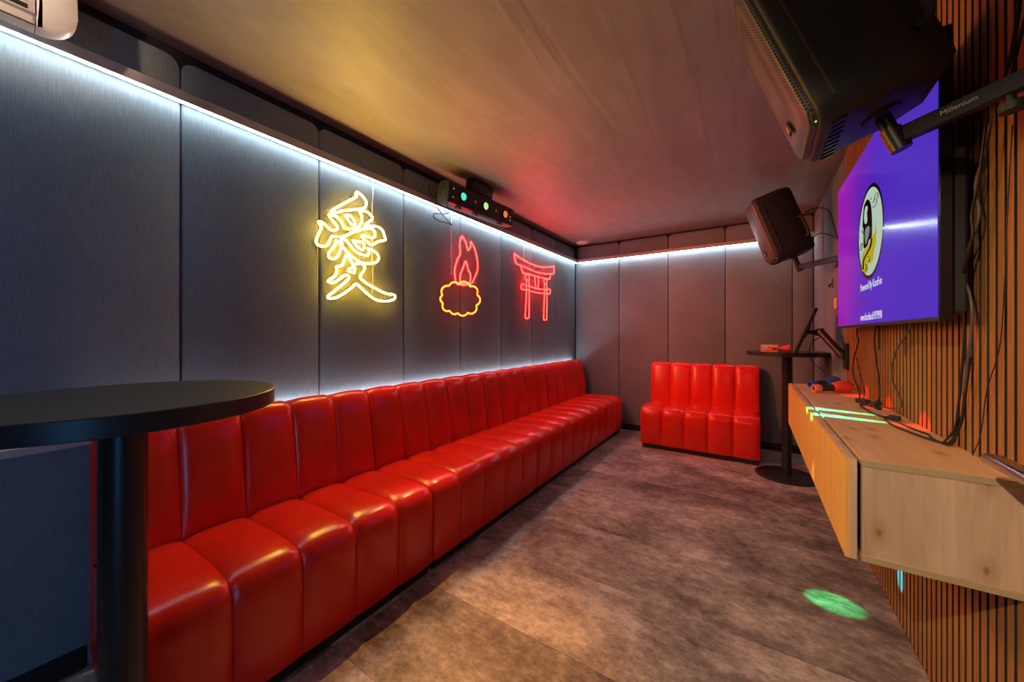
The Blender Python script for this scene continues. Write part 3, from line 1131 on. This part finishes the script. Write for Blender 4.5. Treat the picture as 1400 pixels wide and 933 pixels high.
neon_sign('neon_sign', 'amber neon sign shaped as a brushed character, largest of the three', NEON_CHARACTER, {'*': M['neon_amber']}, False, (1.505, 1.53))
neon_sign('neon_sign', 'red and orange neon sign of a flame over a cloud, middle of the three', NEON_FLAME, {'*': M['neon_red'], 'cloud': M['neon_orange'], 'curl': M['neon_orange'], 'curl2': M['neon_orange']}, False, (2.262, 1.75))
neon_sign('neon_sign', 'red neon sign shaped as a temple gate, nearest the back wall', NEON_GATE, {'*': M['neon_red'], 'r': .0056}, True, (3.42, 1.85))


# ------------------------------------------------------------------ effect light bar under the ceiling
dj = thing('effect_light', 'black light bar with three coloured lenses under the ceiling above the neon signs', 'stage light',
           (-1.88, 1.994, 2.243), (R(7), 0, R(86)))
DL, DD, DH = .785, .125, .148
bm = bmesh.new()
prof = [(0, 0), (0, DH), (.025, DH + .012), (DD - .02, DH + .012), (DD, DH - .02), (DD, .02), (DD - .025, -.008), (.02, -.008)]
bm_prism(bm, prof, lambda u, v, t: (t, u, v), .02, DL - .02)
link('housing', bm, M['black_metal'], dj)
for x0, x1 in ((0, .02), (DL - .02, DL)):
    bm = bmesh.new()
    bm_prism(bm, [(u + (.004 if u < .05 else -.002), v + (.003 if v < .05 else -.003)) for u, v in prof], lambda u, v, t: (t, u, v), x0, x1)
    link('end_cap', bm, M['black_plastic'], dj)
link('end_vent', B((-.003, .045, .055), (.001, .075, .09), .001), M['gray_metal'], dj)
lens_c = [(.08, 1.0, .75), (.55, .95, .30), (1.0, .20, .04)]
for fx, c in zip((.19, .52, .85), lens_c):
    bm = bmesh.new()
    mtl = Matrix.Translation((DL * fx, 0, DH * .52)) @ Matrix.Rotation(R(90), 4, 'X')
    bm_lathe(bm, [(.030, -.001), (.038, -.001), (.038, .008), (.033, .011), (.030, .009)], 28, mtl)
    ring = link('lens_ring', bm, M['black_gloss'], dj, True)
    bm = bmesh.new()
    bm_lathe(bm, [(.0305, 0), (.026, .011), (.018, .018), (.009, .0215), (0, .0225)], 28, mtl)
    link('lens', bm, emissive('coloured_lens', c, .9), dj, True, 180)
for fx in (.36, .69):
    bm = bmesh.new()
    mtl = Matrix.Translation((DL * fx, 0, DH * .50)) @ Matrix.Rotation(R(90), 4, 'X')
    bm_lathe(bm, [(.006, -.001), (.013, -.001), (.013, .005), (.009, .006), (.006, .003), (0, .001)], 20, mtl)
    link('laser_window', bm, M['chrome'], dj, True)
for fx, fz in ((.06, .30), (.06, .72), (.95, .3), (.95, .5)):
    bm = bmesh.new()
    bm_sphere(bm, (DL * fx, -.001, DH * fz), .004, 10, 6)
    link('small_led', bm, emissive('small_amber_led', (1, .7, .3), .8), dj, True, 180)
for fx in (.16, .40, .80):
    link('foot', B((DL * fx - .018, .002, -.022), (DL * fx + .018, .04, -.006), .003), M['black_plastic'], dj)
br = link('hanging_bracket', B((DL * .33, .012, DH + .006), (DL * .66, .115, H - 2.243 - .012), .026, 3), M['black_metal'], dj, True)
for fx in (.38, .46, .54, .62):
    bm = bmesh.new()
    bm_cyl(bm, (DL * fx, .008, DH + .075), (DL * fx, .014, DH + .075), .0045, 10)
    link('screw', bm, M['gray_metal'], br, True)
bpy.context.view_layer.update()
djm = dj.matrix_basis.copy()


def lens_world(fx, off=.05):
    return djm @ Vector((DL * fx, -off, DH * .52))


def beam(fx, dst, color, power, angle, blend=.35, scale=None, roll=0):
    src = lens_world(fx)
    o = spot('beam', src, dst, color, power, angle, blend, .006, None, scale, roll)
    o.parent = dj
    o.matrix_parent_inverse = djm.inverted()
    return o


GREEN, REDC, AMB, BLU = (0, 1, .28), (1, .02, .01), (1, .46, .10), (0, .22, 1)
beam(.52, (.322, 2.242, 0), GREEN, P_SPOT * 1.25, 3.3, .5)
for k in range(6):       # two rows of narrow green dots drawn into streaks across the cabinet top
    beam(.52, (.240 + .036 * k, 2.225 - .009 * k, .904), (.02, 1, .42), P_SPOT * (3.2 - .4 * k), 1.7 - .12 * k, .5)
    beam(.52, (.236 + .036 * k, 2.068 - .009 * k, .904), (.02, 1, .42), P_SPOT * (3.2 - .4 * k), 1.8 - .12 * k, .5)
for p in ((XR - .02, 2.80, .915), (XR - .02, 2.40, .915), (XR - .02, 1.985, .915)):
    beam(.85, p, REDC, P_SPOT * .9, 2.4)
beam(.85, (.43, 2.80, .93), REDC, P_SPOT * .12, 6, 1)
beam(.19, (XR, 2.245, .20), BLU, P_SPOT * 9, 1.7)
beam(.85, (XR, 1.915, .40), AMB, P_SPOT * .5, 1.4)
beam(.85, (-1.40, 4.85, 2.17), (1, .75, .55), P_SPOT * .25, 2.6, 1)
beam(.52, (-.78, .98, 0), (1, .44, .12), 260, 30, 1)  # amber flood added to strengthen the neon's warm patch on the floor
beam(.85, (.1, 4.6, 1.2), (1, .19, .09), 170, 80, 1)
bm = bmesh.new()
P = smooth_path([(-1.93, 2.03, 2.25), (-1.90, 2.02, 2.17), (-1.84, 1.90, 2.115), (-1.85, 1.83, 2.10), (-1.85, 1.82, 2.075), (-1.85, 1.86, 2.06), (-1.84, 1.95, 2.062), (-1.85, 2.01, 2.062), (-1.88, 1.99, 2.10), (-1.98, 1.97, 2.22), (-2.03, 1.97, 2.32), (-2.06, 1.97, 2.40)], False, 5)
bm_tube(bm, P, .0035, 6)
tag(link('power_cable', bm, M['cable'], None, True), 'thin black cable looping below the coloured light bar', 'cable')


# ------------------------------------------------------------------ air conditioner, smoke detector, switch
ac = thing('air_conditioner', 'white air conditioner with rounded corners high on the panelled wall', 'air conditioner', (0, 0, 0))
AY0, AY1, AZ0, AZ1 = -.56, .222, 2.232, 2.505


def rounded(y0, y1, z0, z1, r0, r1, seg=8):
    """outline with bottom corners rounded by r0 (low Y) and r1 (high Y)"""
    out = [(y1, z1), (y0, z1)]
    for k in range(seg + 1):
        a = PI + k / seg * PI / 2
        out.append((y0 + r0 + r0 * math.cos(a), z0 + r0 + r0 * math.sin(a)))
    for k in range(seg + 1):
        a = 1.5 * PI + k / seg * PI / 2
        out.append((y1 - r1 + r1 * math.cos(a), z0 + r1 + r1 * math.sin(a)))
    return out


def ac_piece(name, y0, y1, z0, z1, r0, r1, x0, x1, bev, mat):
    bm = bmesh.new()
    bm_prism(bm, rounded(y0, y1, z0, z1, max(r0, .0005), max(r1, .0005)), lambda u, v, t: (t, u, v), x0, x1)
    if bev:
        es = [e for e in bm.edges if all(abs(v.co.x - x1) < 1e-5 for v in e.verts)]
        bmesh.ops.bevel(bm, geom=es, offset=bev, segments=3, affect='EDGES', profile=.5)
    return link(name, bm, mat, ac, True, 50)


ac_piece('chassis', AY0 + .01, AY1 - .01, AZ0 + .09, AZ1, .09, .09, -2.050, -1.93, 0, M['grey_plastic'])
ac_piece('front_cover', AY0 + .095, .1335, AZ0 + .037, AZ1 - .002, 0, 0, -1.95, -1.898, .003, M['white'])
ac_piece('lower_lip', AY0 + .095, .1335, AZ0, AZ0 + .0345, 0, 0, -1.95, -1.900, .008, M['white'])
ac_piece('end_cap', .136, AY1, AZ0, AZ1 - .002, 0, .082, -1.95, -1.899, .012, M['white'])
ac_piece('end_cap', AY0, AY0 + .092, AZ0, AZ1 - .002, .082, 0, -1.95, -1.899, .012, M['white'])
link('display', B((-1.8985, .083, AZ0 + .044), (-1.8962, .119, AZ0 + .058)), M['ink'], ac)
for k in range(4):
    for r_ in range(3):
        if r_ == 2 and k > 0:
            continue
        link('printed_mark', B((-1.8984, .066 + k * .015, AZ0 + .076 - r_ * .011), (-1.8974, .074 + k * .015, AZ0 + .078 - r_ * .011)), M['grey_plastic'], ac)
link('cover_seam', B((-1.8985, AY0 + .095, AZ0 + .103), (-1.8975, .1335, AZ0 + .105)), M['grey_plastic'], ac)
link('wall_bracket', B((XL, AY0 + .1, 2.33), (-2.05, AY1 - .1, 2.46), .003), M['gray_metal'], ac)
sd = thing('smoke_detector', 'small round white smoke detector on the ceiling near the back corner', 'smoke detector', (-1.925, 4.68, H))
bm = bmesh.new()
bm_lathe(bm, [(0, -.0002), (.085, -.0002), (.085, -.012), (.078, -.016), (.06, -.017), (0, -.017)], 40)
link('base', bm, M['white'], sd, True, 30)
bm = bmesh.new()
bm_lathe(bm, [(.058, -.0165), (.055, -.024), (.04, -.028), (0, -.029)], 40)
link('sensing_head', bm, M['white'], sd, True, 60)
sw = thing('wall_switch', 'small pale wall switch on the right wall behind the television edge', 'switch', (XR, 3.66, 1.49))
link('plate', B((-.008, -.041, -.041), (0, .041, .041), .002), M['card'], sw)
link('rocker', B((-.012, -.026, -.026), (-.007, .026, .026), .002), M['card'], sw)
hk = thing('wall_hook', 'small black hook on the right wall above the pale switch', 'hook', (XR, 3.80, 1.66))
link('plate', B((-.006, -.018, -.04), (0, .018, .04), .002), M['black_metal'], hk)
bm = bmesh.new()
bm_tube(bm, smooth_path([(-.004, 0, -.005), (-.018, 0, -.012), (-.024, 0, -.022), (-.016, 0, -.03)], False, 5), .006, 8)
link('prong', bm, M['black_metal'], hk, True)


# ------------------------------------------------------------------ microphones on the cabinet
def microphone(label, tail, head, mat, ringmat):
    a, b_ = Vector(tail), Vector(head)
    d = b_ - a
    L = d.length
    q = d.to_track_quat('X', 'Z')
    t = thing('microphone', label, 'microphone', a, q.to_euler(), 'wireless microphones on the cabinet')
    ax = Matrix.Rotation(R(90), 4, 'Y')
    bm = bmesh.new()
    bm_lathe(bm, [(0, .012), (.017, .012), (.0185, .03), (.022, L * .62), (0, L * .62)], 28, ax)
    link('grip', bm, M['black_plastic'], t, True)
    bm = bmesh.new()
    bm_lathe(bm, [(.0135, .002), (.0150, -.004), (.021, -.004), (.0235, 0), (.0235, .030), (.021, .036), (.0185, .036), (.0150, .02), (.0135, .002)], 28, ax)
    link('tail_ring', bm, ringmat, t, True)
    bm = bmesh.new()
    bm_lathe(bm, [(.0205, L * .50), (.026, L * .53), (.031, L * .62), (.0365, L * .74), (.038, L * .84), (.0345, L * .94), (.022, L * 1.005), (0, L * 1.02)], 32, ax)
    link('head_cover', bm, mat, t, True, 60)
    return t


microphone('wireless microphone with red head and salmon tail ring, nearer of the pair', (.315, 2.825, .9285), (.497, 2.935, .9425), M['mic_red'], M['orange_plastic'])
microphone('wireless microphone with blue head and blue tail ring, behind the red one', (.322, 3.035, .9285), (.478, 3.185, .9425), M['mic_blue'], M['mic_blue'])


# ------------------------------------------------------------------ touch screen on its arm, items on the far table
ts = thing('touch_screen', 'thin dark touch screen seen edge-on, leaning over the far bar table', 'screen', (0, 0, 0))
vd = Vector((.078, .997, 0))
pd = Vector((.997, -.078, 0))
c0 = Vector((.270, 3.52, 1.118))
lean = R(20)
up = Vector((0, 0, 1)) * math.cos(lean) + pd * math.sin(lean)
nrm = pd * math.cos(lean) - Vector((0, 0, 1)) * math.sin(lean)     # rear side
mt_ts = Matrix((vd, up, nrm)).transposed().to_4x4()
mt_ts.translation = c0
for nm, lo_, hi_, mt_, bv in (('case', (-.12, 0, 0), (.12, .355, .024), M['black_metal'], .004), ('glass', (-.114, .006, -.0015), (.114, .349, .0005), M['black_gloss'], 0),
                              ('mount_plate', (-.045, .13, .024), (.045, .22, .032), M['black_metal'], .002)):
    bm = B(lo_, hi_, bv)
    bmesh.ops.transform(bm, matrix=mt_ts, verts=bm.verts[:])
    link(nm, bm, mt_, ts)
p0 = mt_ts @ Vector((0, .175, .032))
p1 = p0 + Vector((.055, -.01, -.005))
p2 = Vector((.415, 3.40, 1.275))
p3 = Vector((.515, 3.27, 1.11))
p4 = Vector((XR, 3.27, 1.11))
for nm, a, c, r in (('tilt_head', p0, p1, .016), ('link_arm', p1, p2, .014), ('spring_arm', p2, p3, .024)):
    bm = bmesh.new()
    bm_cyl(bm, a, c, r, 16)
    link(nm, bm, M['black_metal'], ts, True)
for p in (p1, p2, p3):
    bm = bmesh.new()
    bm_cyl(bm, p - Vector((0, 0, .022)), p + Vector((0, 0, .022)), .021, 18)
    link('joint', bm, M['black_metal'], ts, True)
link('wall_plate', B((XR - .02, 3.225, 1.02), (XR, 3.315, 1.195), .003), M['black_metal'], ts)
bm = bmesh.new()
bm_tube(bm, smooth_path([p1 + Vector((.03, 0, -.02)), (.38, 3.44, 1.20), (.36, 3.46, 1.13), (.38, 3.5, 1.05), (.45, 3.45, .98)], False, 6), .003, 6)
link('cord', bm, M['cable'], ts, True)
bx = thing('card_box', 'small pale card box with dark print on the far bar table', 'box', (.135, 3.905, 1.105), (0, 0, R(-6)))
link('carton', B((-.062, -.035, 0), (.062, .035, .058), .002), M['card'], bx)
link('red_print', B((-.034, -.0356, .006), (.05, -.0350, .020), 0), M['card_red'], bx)
link('dark_print', B((-.012, -.0356, .030), (.022, -.0350, .037), 0), M['ink'], bx)
for k in range(3):
    link('dark_print', B((-.055, -.0356, .010 + k * .016), (-.049, -.0350, .017 + k * .016), 0), M['ink'], bx)
rh = thing('red_shaker', 'flared glossy red object lying beside the pale card box', 'shaker', (.215, 3.86, 1.105))
bm = bmesh.new()
bm_lathe(bm, [(0, -.065), (.010, -.065), (.012, -.05), (.010, -.02), (.014, .0), (.024, .03), (.031, .055), (.028, .062), (0, .062)], 28,
         Matrix.Translation((0, 0, .0315)) @ Matrix.Rotation(R(-4), 4, 'Z') @ Matrix.Rotation(R(90), 4, 'Y'))
link('bell', bm, M['card_red'], rh, True)


# ------------------------------------------------------------------ chrome bar at the right edge
hr = thing('grab_bar', 'rounded satin steel bar at the right edge before the cabinet end', 'bar', (0, 0, 0))
bm = bmesh.new()
bm_box(bm, (.432, 1.00, .962), (.470, 1.275, .986), .0105, 4)
link('bar', bm, M['chrome'], hr, True, 60)
for yy in (1.03, 1.17):
    bm = bmesh.new()
    bm_cyl(bm, (.460, yy, .974), (XR, yy, .974), .009, 16)
    link('post', bm, M['chrome'], hr, True)


# ------------------------------------------------------------------ cables
def cable(label, pts, r, mat='cable', n=6):
    bm = bmesh.new()
    bm_tube(bm, smooth_path(pts, False, n), r, 7)
    return tag(link('cable', bm, M[mat], None, True, 180), label, 'cable')


ZT = CZ1
cable('black cable hanging from the television beside the microphones down to the cabinet',
      [(.515, 2.88, 1.285), (.515, 2.86, 1.24), (.515, 2.84, 1.21), (.518, 2.93, 1.14), (.518, 2.98, 1.09), (.515, 2.97, 1.02), (.51, 2.86, .965), (.50, 2.74, .925), (.48, 2.62, ZT + .005), (.47, 2.56, ZT + .005)], .0035)
cable('thin dark cable running beside the microphone heads down to the cabinet', [(.525, 2.94, 1.12), (.525, 2.86, 1.03), (.52, 2.76, .97), (.51, 2.68, .93), (.49, 2.62, ZT + .0045)], .0025)
cable('black cable falling straight from the middle of the television bottom', [(.515, 2.50, 1.30), (.515, 2.51, 1.22), (.512, 2.47, 1.13), (.51, 2.41, 1.03), (.50, 2.36, .955), (.48, 2.33, .93)], .0038)
cable('pale brown cable curving from under the television to the plugs',
      [(.51, 1.98, 1.30), (.515, 2.06, 1.255), (.52, 2.19, 1.20), (.525, 2.29, 1.11), (.525, 2.29, 1.05), (.52, 2.17, .99), (.515, 2.13, .955), (.505, 2.20, .935), (.49, 2.30, .925)], .0038, 'cable_tan')
cable('black cable lying in a loose loop on the cabinet among the plugs',
      [(.48, 2.31, ZT + .02), (.47, 2.42, ZT + .006), (.452, 2.44, ZT + .005), (.44, 2.38, ZT + .005), (.44, 2.27, ZT + .005), (.45, 2.16, ZT + .005), (.47, 2.10, ZT + .006), (.485, 2.08, ZT + .006)], .004)
cable('black cable making the widest loop along the cabinet top',
      [(.485, 2.12, ZT + .014), (.462, 2.10, ZT + .005), (.448, 2.02, ZT + .005), (.45, 1.92, ZT + .005), (.475, 1.80, ZT + .005), (.50, 1.72, ZT + .006), (.515, 1.68, ZT + .01), (.52, 1.66, ZT + .05), (.522, 1.63, 1.01), (.522, 1.61, 1.10), (.52, 1.575, 1.20)], .0038)
cable('black cable running flat across the red light spot on the cabinet',
      [(.46, 2.14, ZT + .004), (.478, 2.05, ZT + .004), (.49, 1.95, ZT + .004), (.502, 1.87, ZT + .004), (.508, 1.82, ZT + .006), (.50, 1.78, ZT + .006), (.505, 1.71, ZT + .006), (.518, 1.68, ZT + .025), (.523, 1.655, ZT + .10)], .0032)
cable('pale cable twisting down the slats past the television edge',
      [(.515, 1.46, 1.80), (.512, 1.475, 1.73), (.51, 1.52, 1.66), (.51, 1.50, 1.57), (.512, 1.57, 1.49), (.512, 1.61, 1.44), (.512, 1.565, 1.38), (.514, 1.55, 1.32), (.516, 1.565, 1.24), (.518, 1.59, 1.16), (.518, 1.61, 1.08)], .0034, 'cable_tan')
cable('dark cable twisted around the pale one past the television edge',
      [(.505, 1.45, 1.80), (.505, 1.49, 1.66), (.503, 1.52, 1.58), (.503, 1.515, 1.52), (.504, 1.56, 1.44), (.504, 1.60, 1.38), (.506, 1.575, 1.31), (.508, 1.58, 1.22), (.511, 1.60, 1.14), (.513, 1.625, 1.05), (.513, 1.65, .97), (.50, 1.69, ZT + .006)], .003)
cable('thin cable behind the twisted pair, nearer the frame edge', [(.528, 1.40, 1.76), (.53, 1.42, 1.62), (.53, 1.43, 1.50), (.53, 1.44, 1.36), (.53, 1.46, 1.22), (.53, 1.52, 1.10), (.53, 1.55, .98), (.525, 1.58, ZT + .005)], .0013)
cable('dark cable rising from the near wall arm to the ceiling', [(.515, 1.41, 1.86), (.52, 1.38, 1.93), (.525, 1.36, 2.05), (.53, 1.35, 2.25), (.53, 1.35, 2.50)], .004)
cable('second dark cable rising along the slats above the near wall arm', [(.525, 1.40, 1.87), (.525, 1.36, 1.95), (.52, 1.30, 2.02), (.525, 1.24, 2.2), (.53, 1.2, 2.49)], .0035)
cable('thin black cable from the far loudspeaker down behind the television', [(.38, 3.90, 2.28), (.44, 3.93, 2.31), (.51, 3.86, 2.27), (.53, 3.75, 2.15), (.53, 3.60, 2.0), (.53, 3.3, 1.85), (.53, 3.0, 1.75)], .004)
cable('short black cable bowing between the far loudspeaker and the wall', [(.40, 3.78, 2.03), (.45, 3.70, 2.045), (.50, 3.60, 2.0), (.525, 3.42, 1.92), (.53, 3.2, 1.86), (.53, 2.95, 1.82)], .004)
# plugs and adapters heaped on the cabinet
pl = [('black plug adapter upright among the cables, nearest the slats', (.492, 2.345), (.020, .026, .040), 12),
      ('flat black power adapter lying behind the upright plug', (.475, 2.52), (.035, .055, .022), 30),
      ('small black plug beside the flat power adapter', (.488, 2.42), (.018, .035, .026), -20),
      ('small black connector where the loops of cable meet', (.490, 2.085), (.016, .030, .020), 35)]
for lb, (x, y_), sz, rz in pl:
    t = thing('power_plug', lb, 'plug', (x, y_, ZT), (0, 0, R(rz)))
    link('plug_body', B((-sz[0] / 2, -sz[1] / 2, 0), (sz[0] / 2, sz[1] / 2, sz[2]), .003), M['black_plastic'], t)
    bm = bmesh.new()
    bm_cyl(bm, (0, sz[1] / 2 - .002, sz[2] * .5), (0, sz[1] / 2 + .018, sz[2] * .5), .0045, 10, .003)
    link('strain_relief', bm, M['black_plastic'], t, True)
